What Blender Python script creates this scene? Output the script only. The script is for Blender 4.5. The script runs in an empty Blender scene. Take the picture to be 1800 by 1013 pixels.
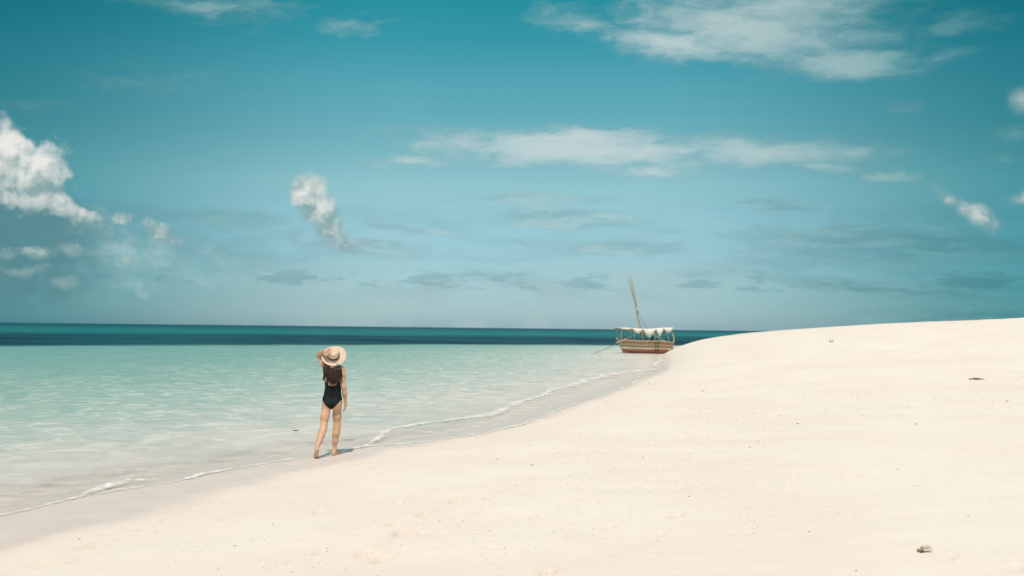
import bpy, math, random
import numpy as np
from mathutils import Matrix, Vector
R = math.radians
random.seed(7)
rng = np.random.default_rng(11)
scene = bpy.context.scene
COL = scene.collection

# ------------------------------------------------------------------ camera
CAM_H = 2.02
PITCH = math.atan(70.5 / 1750.0)
ROLL = R(0.636)
cam = bpy.data.cameras.new('camera')
cam_ob = bpy.data.objects.new('camera', cam)
COL.objects.link(cam_ob)
cam.sensor_width = 36.0
cam.lens = 35.0
cam.clip_start = 0.05
cam.clip_end = 60000.0
cam.dof.use_dof = True
cam.dof.focus_distance = 15.7
cam.dof.aperture_fstop = 1.8
fwd = Vector((0, math.cos(PITCH), math.sin(PITCH)))
rt0 = Vector((1, 0, 0)); up0 = rt0.cross(fwd)
rt = rt0 * math.cos(ROLL) + up0 * math.sin(ROLL)
up = up0 * math.cos(ROLL) - rt0 * math.sin(ROLL)
cam_ob.matrix_world = Matrix(((rt.x, up.x, -fwd.x, 0), (rt.y, up.y, -fwd.y, 0), (rt.z, up.z, -fwd.z, CAM_H), (0, 0, 0, 1)))
scene.camera = cam_ob

# ------------------------------------------------------------------ exposure
scene.view_settings.view_transform = 'Standard'
scene.view_settings.look = 'None'
scene.view_settings.exposure = 0.0
scene.view_settings.gamma = 1.0
scene.view_settings.use_curve_mapping = False

# ------------------------------------------------------------------ sun
SUN_DIR = Vector((-0.07, -1.0, 0)).normalized() * math.cos(R(66)) + Vector((0, 0, math.sin(R(66))))
sun = bpy.data.lights.new('sun', 'SUN')
sun.energy = 3.4
sun.angle = R(0.53)
sun.color = (1.0, 0.895, 0.81)
sun_ob = bpy.data.objects.new('sun', sun)
COL.objects.link(sun_ob)
sun_ob.rotation_euler = SUN_DIR.to_track_quat('Z', 'Y').to_euler()


# ------------------------------------------------------------------ node helper
class NT:
    def __init__(self, tree):
        self.t = tree

    def new(self, kind, **kw):
        n = self.t.nodes.new(kind)
        for k, v in kw.items():
            setattr(n, k, v)
        return n

    def put(self, sock, v):
        if v is None:
            return
        if isinstance(v, bpy.types.NodeSocket):
            self.t.links.new(v, sock)
        elif isinstance(v, (tuple, list)) and len(v) == 3 and len(sock.default_value) == 4:
            sock.default_value = (*v, 1)
        else:
            sock.default_value = v

    def m(self, op, a, b=None, c=None, clamp=False):
        n = self.new('ShaderNodeMath', operation=op, use_clamp=clamp)
        for i, v in enumerate((a, b, c)):
            self.put(n.inputs[i], v)
        return n.outputs[0]

    def v(self, op, a, b=None, scale=None):
        n = self.new('ShaderNodeVectorMath', operation=op)
        self.put(n.inputs[0], a)
        if b is not None:
            self.put(n.inputs[1], b)
        if scale is not None:
            self.put(n.inputs['Scale'], scale)
        return n.outputs['Value'] if op in ('LENGTH', 'DOT_PRODUCT', 'DISTANCE') else n.outputs[0]

    def xyz(self, x=0.0, y=0.0, z=0.0):
        n = self.new('ShaderNodeCombineXYZ')
        for i, v in enumerate((x, y, z)):
            self.put(n.inputs[i], v)
        return n.outputs[0]

    def sep(self, v):
        n = self.new('ShaderNodeSeparateXYZ')
        self.put(n.inputs[0], v)
        return n.outputs[0], n.outputs[1], n.outputs[2]

    def noise(self, vec, scale, detail=4.0, rough=0.5, dist=0.0, out='Fac', lac=2.0):
        n = self.new('ShaderNodeTexNoise')
        self.put(n.inputs['Vector'], vec)
        n.inputs['Scale'].default_value = scale
        n.inputs['Detail'].default_value = detail
        n.inputs['Roughness'].default_value = rough
        n.inputs['Lacunarity'].default_value = lac
        n.inputs['Distortion'].default_value = dist
        return n.outputs[out]

    def step(self, x, a, b, lo=0.0, hi=1.0, mode='SMOOTHSTEP'):
        n = self.new('ShaderNodeMapRange', interpolation_type=mode, clamp=True)
        self.put(n.inputs['Value'], x)
        for k, q in (('From Min', a), ('From Max', b), ('To Min', lo), ('To Max', hi)):
            n.inputs[k].default_value = q
        return n.outputs[0]

    def mix(self, f, a, b, blend='MIX'):
        n = self.new('ShaderNodeMix', data_type='RGBA', blend_type=blend)
        self.put(n.inputs[0], f)
        self.put(n.inputs[6], a)
        self.put(n.inputs[7], b)
        return n.outputs[2]

    def ramp(self, x, stops, interp='LINEAR'):
        n = self.new('ShaderNodeValToRGB')
        cr = n.color_ramp
        cr.interpolation = interp
        while len(cr.elements) < len(stops):
            cr.elements.new(0.5)
        for e, (p, c) in zip(cr.elements, stops):
            e.position = p
            e.color = (*c, 1)
        self.put(n.inputs[0], x)
        return n.outputs[0]

    def attr(self, name):
        return self.new('ShaderNodeAttribute', attribute_name=name).outputs['Fac']


def srgb(r, g, b, k=1.0):
    f = lambda c: (c / 12.92 if c <= 0.04045 else ((c + 0.055) / 1.055) ** 2.4) * k
    return (f(r / 255), f(g / 255), f(b / 255))


def sky_deg(px, py):
    """azimuth and elevation (degrees) of a spot of sky seen in the photograph"""
    d = (fwd + rt * ((px - 900) / 1750.0) + up * ((506.5 - py) / 1750.0)).normalized()
    return math.degrees(math.atan2(d.x, d.y)), math.degrees(math.asin(d.z))


# ------------------------------------------------------------------ sky
world = bpy.data.worlds.new('World')
scene.world = world
world.use_nodes = True
W = NT(world.node_tree)
bg = world.node_tree.nodes['Background']
bg.inputs['Strength'].default_value = 0.1
sky = W.new('ShaderNodeTexSky', sky_type='NISHITA', sun_disc=False)
sky.sun_elevation = R(66)
sky.sun_rotation = math.atan2(SUN_DIR.x, SUN_DIR.y) % (2 * math.pi)
D = W.new('ShaderNodeTexCoord').outputs['Generated']
dx, dy, dz = W.sep(D)
az = W.m('MULTIPLY', W.m('ARCTAN2', dx, dy), 57.2958)
el = W.m('MULTIPLY', W.m('ARCSINE', dz), 57.2958)
tint = W.ramp(W.m('DIVIDE', W.m('MAXIMUM', el, 0.0), 60.0), [
    (0.0, (.50, .71, .93)), (0.030, (.39, .57, .71)), (0.067, (.375, .535, .595)), (0.135, (.45, .62, .53)),
    (0.18, (.32, .58, .48)), (0.23, (.22, .585, .48)), (0.27, (.11, .55, .44)), (0.315, (.05, .52, .41)), (0.40, (.12, .48, .38)), (0.60, (.48, .54, .42)), (1.0, (.55, .56, .44))])  # upper stops, out of view, raised to neutralise the fill in shadows
base = W.v('MULTIPLY', sky.outputs[0], W.v('SCALE', tint, scale=2.0))
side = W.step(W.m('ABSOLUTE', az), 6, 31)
P = W.xyz(az, el, 0)
K = 10.0  # colours below are divided back by the 0.1 background strength


def ell(pt, px, py, rx, ry, rot=0.0, k=1.0):
    """1 at the centre, 0 on the rim of an elliptical patch of sky (sizes given in 1/30.5 degree)"""
    a, e = sky_deg(px, py)
    mp = W.new('ShaderNodeMapping', vector_type='TEXTURE')
    W.put(mp.inputs['Vector'], pt)
    mp.inputs['Location'].default_value = (a, e, 0)
    mp.inputs['Rotation'].default_value = (0, 0, R(rot))
    mp.inputs['Scale'].default_value = (rx / 30.5, ry / 30.5, 1)
    f = W.m('SUBTRACT', 1.0, W.v('LENGTH', mp.outputs[0]))
    return W.m('MULTIPLY', f, k) if k != 1.0 else f


def union(lst):
    o = lst[0]
    for q in lst[1:]:
        o = W.m('MAXIMUM', o, q)
    return o


c = base
# low milky streaks and rows of small grey puffs near the horizon
Pst = W.v('ADD', P, W.v('SCALE', W.v('SUBTRACT', W.noise(P, .25, 3, out='Color'), (.5, .5, .5)), scale=1.6))
st = W.noise(W.v('MULTIPLY', Pst, (.075, .62, 1)), 1.0, 6, .58)
band = W.m('MULTIPLY', W.step(el, .8, 2.5), W.step(el, 7.8, 5.6))
c = W.mix(W.m('MULTIPLY', W.m('MULTIPLY', W.step(st, .44, .62), band), .55), c, srgb(140, 180, 187, K))
c = W.mix(W.m('MULTIPLY', W.m('MULTIPLY', W.step(st, .50, .32), band), .30), c, srgb(172, 204, 207, K))
veil = W.m('MULTIPLY', W.step(el, 4.6, 2.4), W.step(W.noise(W.v('MULTIPLY', Pst, (.05, .35, 1)), 1.0, 4), .38, .6))
c = W.mix(W.m('MULTIPLY', W.m('MULTIPLY', veil, W.m('SUBTRACT', 1.0, side)), .62), c, srgb(168, 194, 196, K))
pf = W.noise(W.v('MULTIPLY', P, (.34, 1.25, 1)), 1.0, 7, .6)
row = W.m('MULTIPLY', W.step(el, 2.05, 2.4), W.step(el, 3.5, 2.75))
c = W.mix(W.m('MULTIPLY', W.m('MULTIPLY', W.step(pf, .49, .58), row), .62), c, srgb(130, 171, 178, K))

# long grey bars of cloud on the right
Wn = W.v('ADD', P, W.v('MULTIPLY', W.v('SUBTRACT', W.noise(W.v('MULTIPLY', P, (.35, 1.0, 1)), .8, 8, .6, out='Color'), (.5, .5, .5)), (3.4, 1.3, 0)))
bars = union([ell(Wn, 1560, 432, 330, 40, -3), ell(Wn, 1370, 360, 110, 13, -8), ell(Wn, 1000, 385, 260, 24, -3), ell(Wn, 1500, 500, 300, 17, -6),
              ell(Wn, 1750, 560, 260, 30, -2), ell(Wn, 1120, 432, 130, 22, 0), ell(Wn, 640, 432, 150, 20, 0), ell(Wn, 420, 385, 90, 16, 0),
              ell(Wn, 950, 350, 180, 12, -2), ell(Wn, 690, 400, 120, 12, -4)])
brk = W.noise(W.v('MULTIPLY', Pst, (.16, 1.3, 1)), 1.0, 7, .62)
bars = W.m('ADD', bars, W.m('MULTIPLY', W.m('SUBTRACT', brk, .5), 2.0))
bden = W.step(bars, .0, .62)
c = W.mix(W.m('MULTIPLY', bden, .55), c, W.mix(W.step(brk, .42, .62), srgb(132, 174, 180, K), srgb(170, 200, 202, K)))

# high thin white cloud: the sheet at upper right, the long band, wisps
hs = [ell(Wn, 1330, 55, 320, 78, -6, 1.35), ell(Wn, 1500, 112, 130, 34, -4, 1.7), ell(Wn, 1400, 10, 260, 60, 0, 1.3), ell(Wn, 1200, 80, 200, 36, -8, 1.3),
      ell(Wn, 1020, 40, 110, 26, -12, .8), ell(Wn, 1690, 45, 120, 22, 5, .6), ell(Wn, 1640, 105, 90, 16, 8, .7),
      ell(Wn, 1010, 262, 380, 44, -2, 1.5), ell(Wn, 1020, 246, 220, 24, 0, 1.6), ell(Wn, 1350, 268, 250, 36, -4, 1.3), ell(Wn, 1500, 270, 60, 16, 10), ell(Wn, 1150, 303, 130, 16, -3),
      ell(Wn, 1440, 293, 130, 16, -6), ell(Wn, 1570, 312, 70, 10, -4), ell(Wn, 720, 285, 120, 18, 4, .8),
      ell(Wn, 370, 15, 200, 32, -2, .6), ell(Wn, 60, 188, 90, 14, 4, .6), ell(Wn, 240, 140, 120, 22, 4, .38), ell(Wn, 620, 50, 90, 20, 0, .35),
      ell(Wn, 1785, 235, 50, 22, 0, .8), ell(Wn, 1770, 280, 60, 16, -4, .7), ell(Wn, 1600, 190, 60, 10, 0, .4)]
tex = W.noise(W.v('MULTIPLY', Wn, (.30, 1.0, 1)), 1.0, 9, .62)
fine = W.noise(W.v('MULTIPLY', Wn, (.9, 2.2, 1)), 1.0, 8, .62)
hf = W.m('ADD', union(hs), W.m('ADD', W.m('MULTIPLY', W.m('SUBTRACT', tex, .5), 1.6), W.m('MULTIPLY', W.m('SUBTRACT', fine, .5), .7)))
hden = W.m('MULTIPLY', W.step(hf, .0, 1.25, mode='LINEAR'), .80)
c = W.mix(hden, c, W.mix(W.step(hf, .1, .9), srgb(150, 178, 180, K), srgb(204, 216, 215, K)))

# unseen thin cloud added overhead and behind to lift and neutralise the shadow fill
ov = W.noise(W.v('MULTIPLY', W.v('DIVIDE', D, W.xyz(W.m('MAXIMUM', dz, .2), W.m('MAXIMUM', dz, .2), W.m('MAXIMUM', dz, .2))), (1.2, 1.7, 0)), 1.3, 9, .6)
c = W.mix(W.m('MULTIPLY', W.m('MULTIPLY', W.step(ov, .42, .60), W.step(el, 19.5, 27)), .8), c, srgb(205, 216, 215, K))
c = W.mix(W.m('MULTIPLY', side, W.step(el, 60, 20)), c, W.v('MULTIPLY', c, (.21, .53, .56)))  # lens falloff towards both edges painted into the sky colour
# cumulus: the tower at the left edge, small puffs along it, the one left of centre, two at the right edge
Wc = W.v('ADD', P, W.v('SCALE', W.v('SUBTRACT', W.noise(P, .55, 9, .58, out='Color'), (.5, .5, .5)), scale=1.15))
billow = W.noise(P, 1.05, 8, .52)
# smoky grey body under the tower
gs = union([ell(Wc, 0, 400, 190, 75, 0, 1.9), ell(Wc, 110, 455, 300, 62, 0, .62), ell(Wc, -60, 480, 260, 70, 0), ell(Wc, 360, 460, 150, 30, 0, .28)])
gf = W.m('ADD', gs, W.m('MULTIPLY', W.m('SUBTRACT', billow, .5), 1.1))
gden = W.m('MULTIPLY', W.step(gf, -.1, .62), .88)
gn = W.noise(W.v('MULTIPLY', Wc, (.5, .9, 1)), 1.0, 6, .6)
c = W.mix(gden, c, W.mix(W.m('MULTIPLY', W.step(gn, .40, .70), W.step(az, -24.8, -20.5, .05, 1.0)), W.mix(W.step(az, -24.5, -20), srgb(88, 136, 143, K), srgb(138, 180, 184, K)), srgb(170, 200, 202, K)))
cs = [ell(Wc, -40, 290, 150, 92, 0, 1.6), ell(Wc, 20, 262, 60, 42, -30, 1.3), ell(Wc, 72, 296, 62, 40, -25, 1.4), ell(Wc, -25, 318, 185, 46, -10, 1.2),
      ell(Wc, 80, 346, 110, 25, -20, 1.1), ell(Wc, 150, 376, 46, 24, -20, .9), ell(Wc, 276, 406, 30, 24, -30, 1.1), ell(Wc, 300, 420, 22, 10, 0, .8), ell(Wc, 212, 380, 28, 18, 0, .8),
      ell(Wc, 544, 342, 42, 44, 0, 1.7), ell(Wc, 560, 368, 44, 48, 24, 1.5), ell(Wc, 578, 400, 38, 36, 20, 1.2), ell(Wc, 596, 426, 60, 24, 0, .75), ell(Wc, 514, 420, 22, 24, 0, .6),
      ell(Wc, 1800, 178, 38, 26, 0, .55), ell(Wc, 1716, 378, 62, 24, -35, .85), ell(Wc, 1672, 352, 48, 18, -35, .65), ell(Wc, 1798, 352, 46, 18, 10, .6),
      ell(Wc, 60, 444, 80, 16, 0, .55), ell(Wc, 125, 440, 44, 22, 0, .6), ell(Wc, 40, 478, 60, 18, 0, .5), ell(Wc, 105, 498, 30, 16, 0, .6),
      ell(Wc, 915, 497, 24, 12, 0, .5), ell(Wc, 1245, 498, 22, 12, 0, .4), ell(Wc, 1010, 432, 40, 12, 0, .3), ell(Wc, 300, 492, 40, 11, 0, .4), ell(Wc, 240, 455, 60, 16, 0, .35), ell(Wc, 190, 425, 60, 20, 0, .35)]
cm = union(cs)
def vor(pt, scale, detail=4.0, rough=.55):
    n_ = W.new('ShaderNodeTexVoronoi', feature='SMOOTH_F1', voronoi_dimensions='2D')
    W.put(n_.inputs['Vector'], pt)
    n_.inputs['Scale'].default_value = scale; n_.inputs['Detail'].default_value = detail
    n_.inputs['Roughness'].default_value = rough; n_.inputs['Smoothness'].default_value = .6
    return n_.outputs['Distance']


Pw = W.v('ADD', P, W.v('SCALE', W.v('SUBTRACT', W.noise(P, .9, 5, .6, out='Color'), (.5, .5, .5)), scale=.7))
h0 = vor(Pw, .62); h1 = vor(W.v('ADD', Pw, (-.20, .42, 0)), .62)
soft = W.step(az, -20, -17)
cf = W.m('ADD', cm, W.m('MULTIPLY', W.m('SUBTRACT', 1.0, W.m('MULTIPLY', soft, .60)), W.m('ADD', W.m('MULTIPLY', W.m('SUBTRACT', .5, h0), .42), W.m('MULTIPLY', W.m('SUBTRACT', billow, .5), .40))))
soft = W.step(az, -20, -17)
cden = W.mix(soft, W.step(cf, .0, .30), W.step(cf, -.05, .75))
lit = W.m('ADD', W.m('MULTIPLY', W.m('SUBTRACT', h1, h0), 1.05), W.m('ADD', W.m('MULTIPLY', cm, .16), .50))
lit = W.m('ADD', lit, W.m('MULTIPLY', W.m('SUBTRACT', billow, .5), .5))
lit = W.m('ADD', lit, W.m('MULTIPLY', W.m('SUBTRACT', el, 8.2), .15))
ccol = W.mix(W.step(lit, .05, 1.05, mode='LINEAR'), srgb(140, 170, 172, K), srgb(233, 233, 228, K))
c = W.mix(W.m('MULTIPLY', cden, W.mix(soft, W.step(cm, .0, .9, .40, 1.0), W.step(cm, -.1, .8, .35, .90))), c, ccol)
# the hidden lower half of the sky sphere: sea-coloured
c = W.mix(W.step(el, -.2, -2.0), c, srgb(70, 130, 140, K))
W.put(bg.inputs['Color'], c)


# ------------------------------------------------------------------ general builders
def tag(o, label=None, cat=None, group=None, kind=None):
    if label: o['label'] = label
    if cat: o['category'] = cat
    if group: o['group'] = group
    if kind: o['kind'] = kind
    return o


def mesh_ob(name, verts, faces, material=None, parent=None, smooth=True, mats=None, fmat=None):
    me = bpy.data.meshes.new(name)
    v = np.asarray(verts, dtype=np.float32).reshape(-1, 3)
    if isinstance(faces, np.ndarray):
        n = faces.shape[1]
        me.vertices.add(len(v)); me.vertices.foreach_set('co', v.ravel())
        me.loops.add(faces.size); me.loops.foreach_set('vertex_index', faces.astype(np.int32).ravel())
        me.polygons.add(len(faces))
        me.polygons.foreach_set('loop_start', np.arange(0, faces.size, n, dtype=np.int32))
        me.polygons.foreach_set('loop_total', np.full(len(faces), n, dtype=np.int32))
        me.update(calc_edges=True)
    else:
        me.from_pydata([tuple(map(float, p)) for p in v], [], faces)
    if smooth:
        me.polygons.foreach_set('use_smooth', np.ones(len(me.polygons), dtype=bool))
    if mats:
        for m_ in mats: me.materials.append(m_)
        if fmat is not None: me.polygons.foreach_set('material_index', np.asarray(fmat, dtype=np.int32))
    elif material:
        me.materials.append(material)
    me.update()
    o = bpy.data.objects.new(name, me)
    COL.objects.link(o)
    if parent: o.parent = parent
    return o


def add_attr(ob, name, vals):
    a = ob.data.attributes.new(name, 'FLOAT', 'POINT')
    a.data.foreach_set('value', np.asarray(vals, dtype=np.float32).ravel())


def empty(name, loc, rz=0.0):
    o = bpy.data.objects.new(name, None)
    COL.objects.link(o)
    o.location = loc
    o.rotation_euler = (0, 0, rz)
    return o


class MB:
    """collects simple shapes into one mesh"""
    def __init__(s):
        s.v = []; s.f = []

    def add(s, v, f):
        k = len(s.v)
        s.v += [tuple(p) for p in v]
        s.f += [tuple(i + k for i in q) for q in f]

    def tube(s, pts, rad, n=8, caps=True):
        pts = [Vector(p) for p in pts]
        rad = list(rad) if hasattr(rad, '__len__') else [rad] * len(pts)
        v = []; f = []
        ref = None
        for i, p in enumerate(pts):
            t = (pts[min(i + 1, len(pts) - 1)] - pts[max(i - 1, 0)]).normalized()
            if ref is None:
                ref = Vector((0, 0, 1)) if abs(t.z) < .9 else Vector((1, 0, 0))
            a = (ref - t * ref.dot(t)).normalized(); b = t.cross(a); ref = a
            for j in range(n):
                q = 2 * math.pi * j / n
                v.append(p + (a * math.cos(q) + b * math.sin(q)) * rad[i])
        for i in range(len(pts) - 1):
            for j in range(n):
                f.append((i * n + j, i * n + (j + 1) % n, (i + 1) * n + (j + 1) % n, (i + 1) * n + j))
        if caps:
            f.append(tuple(range(n))[::-1]); f.append(tuple(range(len(v) - n, len(v))))
        s.add(v, f); return s

    def box(s, c, d, rz=0.0, ry=0.0):
        m = Matrix.Translation(c) @ Matrix.Rotation(rz, 4, 'Z') @ Matrix.Rotation(ry, 4, 'Y')
        v = [m @ Vector((x * d[0] / 2, y * d[1] / 2, z * d[2] / 2)) for x in (-1, 1) for y in (-1, 1) for z in (-1, 1)]
        s.add(v, [(0, 1, 3, 2), (4, 6, 7, 5), (0, 4, 5, 1), (2, 3, 7, 6), (0, 2, 6, 4), (1, 5, 7, 3)]); return s

    def lump(s, c, d, seed=0, n=2, jag=.25, rz=0.0):
        """an irregular stone-like lump"""
        r = random.Random(seed)
        ico_v, ico_f = ICO[n]
        m = Matrix.Rotation(rz, 3, 'Z')
        off = [r.uniform(0, 9) for _ in range(3)]
        v = []
        for p in ico_v:
            k = 1 + jag * (math.sin(p[0] * 3 + off[0]) * math.cos(p[1] * 4 + off[1]) + .5 * math.sin(p[2] * 7 + off[2]) + r.uniform(-.15, .15))
            q = m @ Vector((p[0] * d[0] * k, p[1] * d[1] * k, p[2] * d[2] * k))
            v.append((c[0] + q.x, c[1] + q.y, c[2] + q.z))
        s.add(v, ico_f); return s

    def build(s, name, material, parent=None, smooth=True, bevel=0.0):
        o = mesh_ob(name, s.v, s.f, material, parent, smooth)
        if bevel:
            b = o.modifiers.new('bevel', 'BEVEL'); b.width = bevel; b.segments = 2; b.limit_method = 'ANGLE'
        return o


def ico(sub):
    t = (1 + 5 ** .5) / 2
    v = [Vector(p).normalized() for p in ((-1, t, 0), (1, t, 0), (-1, -t, 0), (1, -t, 0), (0, -1, t), (0, 1, t), (0, -1, -t), (0, 1, -t), (t, 0, -1), (t, 0, 1), (-t, 0, -1), (-t, 0, 1))]
    f = [(0, 11, 5), (0, 5, 1), (0, 1, 7), (0, 7, 10), (0, 10, 11), (1, 5, 9), (5, 11, 4), (11, 10, 2), (10, 7, 6), (7, 1, 8), (3, 9, 4), (3, 4, 2), (3, 2, 6), (3, 6, 8), (3, 8, 9), (4, 9, 5), (2, 4, 11), (6, 2, 10), (8, 6, 7), (9, 8, 1)]
    for _ in range(sub):
        cache = {}; g = []
        def mid(a, b):
            k = (min(a, b), max(a, b))
            if k not in cache:
                v.append(((v[a] + v[b]) / 2).normalized()); cache[k] = len(v) - 1
            return cache[k]
        for a, b, c_ in f:
            x, y, z = mid(a, b), mid(b, c_), mid(c_, a)
            g += [(a, x, z), (b, y, x), (c_, z, y), (x, y, z)]
        f = g
    return [tuple(p) for p in v], f


ICO = [ico(0), ico(1), ico(2), ico(3)]


def material(name):
    m_ = bpy.data.materials.new(name)
    m_.use_nodes = True
    n = NT(m_.node_tree)
    b = m_.node_tree.nodes['Principled BSDF']
    return m_, n, b


def simple(name, col, rough=.6, var=.15, scale=6.0, bump=.15, bscale=40.0, bdist=.01, spec=.4, stretch=(1, 1, 1), col2=None, trans=0.0):
    m_, n, b = material(name)
    p = n.v('MULTIPLY', n.new('ShaderNodeTexCoord').outputs['Object'], stretch)
    f = n.noise(p, scale, 6, .6)
    c2 = col2 or tuple(x * (1 - var * 2) for x in col)
    n.put(b.inputs['Base Color'], n.mix(n.step(f, .35, .65), c2, col))
    b.inputs['Roughness'].default_value = rough
    b.inputs['Specular IOR Level'].default_value = spec
    bp = n.new('ShaderNodeBump'); bp.inputs['Strength'].default_value = bump; bp.inputs['Distance'].default_value = bdist
    n.put(bp.inputs['Height'], n.noise(p, bscale, 5, .6)); n.put(b.inputs['Normal'], bp.outputs[0])
    return m_


# ------------------------------------------------------------------ shore geometry (metres, water level z = 0)
def catmull(pts, n=7):
    q = np.array(pts, dtype=float)
    q = np.vstack([2 * q[0] - q[1], q, 2 * q[-1] - q[-2]]); o = []
    for i in range(1, len(q) - 2):
        t = np.linspace(0, 1, n, endpoint=False)[:, None]
        a, b, c_, d = q[i - 1:i + 3]
        o.append(.5 * (2 * b + (c_ - a) * t + (2 * a - 5 * b + 4 * c_ - d) * t * t + (3 * b - a - 3 * c_ + d) * t ** 3))
    return np.vstack(o + [q[-2][None]])


SHORE = catmull([(-60, -70), (-20, -22), (-12, -8), (-8.3, 3.0), (-5.75, 9.4), (-5.21, 10.73), (-5.04, 11.42), (-4.67, 12.26), (-4.22, 13.03), (-3.94, 13.78), (-3.4, 14.85),
                 (-3.01, 15.38), (-2.71, 15.7), (-2.46, 16.70), (-1.71, 17.33), (-1.05, 18.3), (-.44, 19.37), (.12, 20.68), (.8, 23.2), (1.56, 26.02),
                 (3.28, 31.84), (5.25, 39.96), (7.38, 48.39), (9.1, 59), (10.25, 68), (11.9, 79), (15.2, 92), (22.5, 115), (42, 150), (85, 200), (200, 270), (900, 600)])
SHORE = np.vstack([[(-6e4, -7e4)], SHORE, [(1e5, 6.6e4)]])
WET = catmull([(-60, -71.5), (-20, -23), (-11, -8.5), (-7.1, 2.5), (-4.9, 6.9), (-4.28, 8.32), (-4.1, 8.97), (-3.87, 9.66), (-3.62, 10.56), (-3.36, 11.76), (-2.95, 12.93), (-2.56, 14.0),
               (-2.21, 15.35), (-1.50, 17.0), (-.9, 18.15), (-.30, 19.3), (.24, 20.6), (.95, 23.1), (1.72, 26.0), (3.45, 31.84), (5.4, 39.96),
               (7.6, 48.39), (9.4, 59), (10.6, 68), (12.3, 79), (15.6, 92), (23, 115), (42.6, 149.5), (85.6, 199.5), (200, 269), (900, 599)])
WET = np.vstack([[(-6e4, -7e4)], WET, [(1e5, 6.6e4)]])
REEF = catmull([(-2000, -900), (-400, -80), (-140, 38), (-80, 66), (-43, 84), (-19.5, 109), (13, 127), (60, 152), (160, 220), (400, 330), (3000, 1500)])
REEF = np.vstack([[(-1e5, -4.5e4)], REEF, [(1e5, 5e4)]])


def sdist(x, y, line):
    """signed distance, positive on the land side (right of the line walking away)"""
    x = np.asarray(x, dtype=np.float64); y = np.asarray(y, dtype=np.float64)
    best = np.full(x.shape, 1e18)
    for (x0, y0), (x1, y1) in zip(line[:-1], line[1:]):
        ax, ay = x1 - x0, y1 - y0
        t = np.clip(((x - x0) * ax + (y - y0) * ay) / (ax * ax + ay * ay), 0, 1)
        qx = x - x0 - t * ax; qy = y - y0 - t * ay
        best = np.minimum(best, qx * qx + qy * qy)
    ring = np.vstack([line, [(2e5, 5e4), (2e5, -3e5), (-5e4, -3e5)]])
    land = np.zeros(x.shape, dtype=bool)
    for (x0, y0), (x1, y1) in zip(ring, np.roll(ring, -1, axis=0)):
        if y0 == y1: continue
        land ^= ((y0 > y) != (y1 > y)) & (x < (x1 - x0) * (y - y0) / (y1 - y0) + x0)
    return np.sqrt(best) * np.where(land, 1.0, -1.0)


def vnoise(x, y, seed=0):
    """smooth value noise"""
    xi = np.floor(x).astype(np.int64); yi = np.floor(y).astype(np.int64)
    fx = x - xi; fy = y - yi
    fx = fx * fx * (3 - 2 * fx); fy = fy * fy * (3 - 2 * fy)
    def h(a, b):
        k = (a * 374761393 + b * 668265263 + seed * 974634777) & 0xffffffff
        k = ((k ^ (k >> 13)) * 1274126177) & 0xffffffff
        return ((k ^ (k >> 16)) & 0xffff) / 65535.0
    return (h(xi, yi) * (1 - fx) + h(xi + 1, yi) * fx) * (1 - fy) + (h(xi, yi + 1) * (1 - fx) + h(xi + 1, yi + 1) * fx) * fy


def sand_z(x, y, d):
    t = np.clip((y - 25) / 45.0, 0, 1); t = t * t * (3 - 2 * t)
    dd = np.maximum(d, 0)
    far = 1.15 * (1 - np.exp(-dd / 2.2)) + 3.18 * (1 - np.exp(-dd / 27))
    near = 2.6 * (1 - np.exp(-dd * .046 / 2.6))
    land = near * (1 - t) + far * t
    amp = np.clip(dd / 3.0, 0, 1)
    land = land + amp * (.035 * (vnoise(x * .55, y * .55, 1) - .5) + .024 * (vnoise(x * 1.7, y * 1.7, 2) - .5) + .007 * (vnoise(x * 5, y * 5, 8) - .5) + .10 * (vnoise(x * .13, y * .13, 3) - .5))
    # a faint old berm line running across the back of the dune
    bx = y - (58 + .55 * (x - 20))
    land = land + .10 * np.exp(-(bx / 2.2) ** 2) * np.clip((x - 16) / 8, 0, 1)
    sea = np.maximum(np.minimum(d, 0) * .05, -2.6)
    return np.where(d > 0, land, sea)


def ground_at(px, py):
    """where the sight line of a spot in the photograph meets the sand"""
    d = fwd + rt * ((px - 900) / 1750.0) + up * ((506.5 - py) / 1750.0)
    s = np.geomspace(3, 160, 1500)
    X = d.x * s; Y = d.y * s; Z = CAM_H + d.z * s
    z = sand_z(X, Y, sdist(X, Y, SHORE))
    z = np.maximum(z, 0)
    i = int(np.argmax(Z < z))
    a = (Z - z)[i - 1]; b = (Z - z)[i]; q = a / (a - b)
    s_ = s[i - 1] + (s[i] - s[i - 1]) * q
    return Vector((d.x * s_, d.y * s_, float(z[i - 1] * (1 - q) + z[i] * q)))


# footprints: (x, y, heading, strength)
PRINTS = []
def print_px(px, py, heading, k=1.0):
    g = ground_at(px, py); PRINTS.append((g.x, g.y, heading, k))
for px, py in [(70, 990), (88, 993), (140, 985), (152, 962), (172, 956), (290, 912), (250, 930), (398, 911), (408, 883), (455, 846), (450, 842), (480, 828), (507, 817), (523, 815),
               (560, 900), (640, 972), (652, 978), (565, 970), (700, 942), (706, 935), (690, 921), (745, 905), (858, 876), (800, 880), (730, 872), (935, 842), (915, 853),
               (1145, 845), (1180, 850), (1187, 908), (1070, 927), (625, 815), (660, 821), (605, 842), (672, 985), (960, 1010)]:
    print_px(px, py, random.uniform(.25, .65), random.uniform(.6, 1.1))
for i in range(34):
    t = i / 33
    px = 1215 + 40 * t + 14 * math.sin(t * 9) + (9 if i % 2 else -9) * (1 - .7 * t)
    py = 800 - 185 * t ** .62
    print_px(px, py, .1, .8)
for i in range(150):
    a_ = random.uniform(-.4, .45); r_ = random.uniform(6, 26)
    PRINTS.append((math.sin(a_) * r_ + 2.0, math.cos(a_) * r_, random.uniform(-1, 1), random.uniform(.2, .6)))


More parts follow.
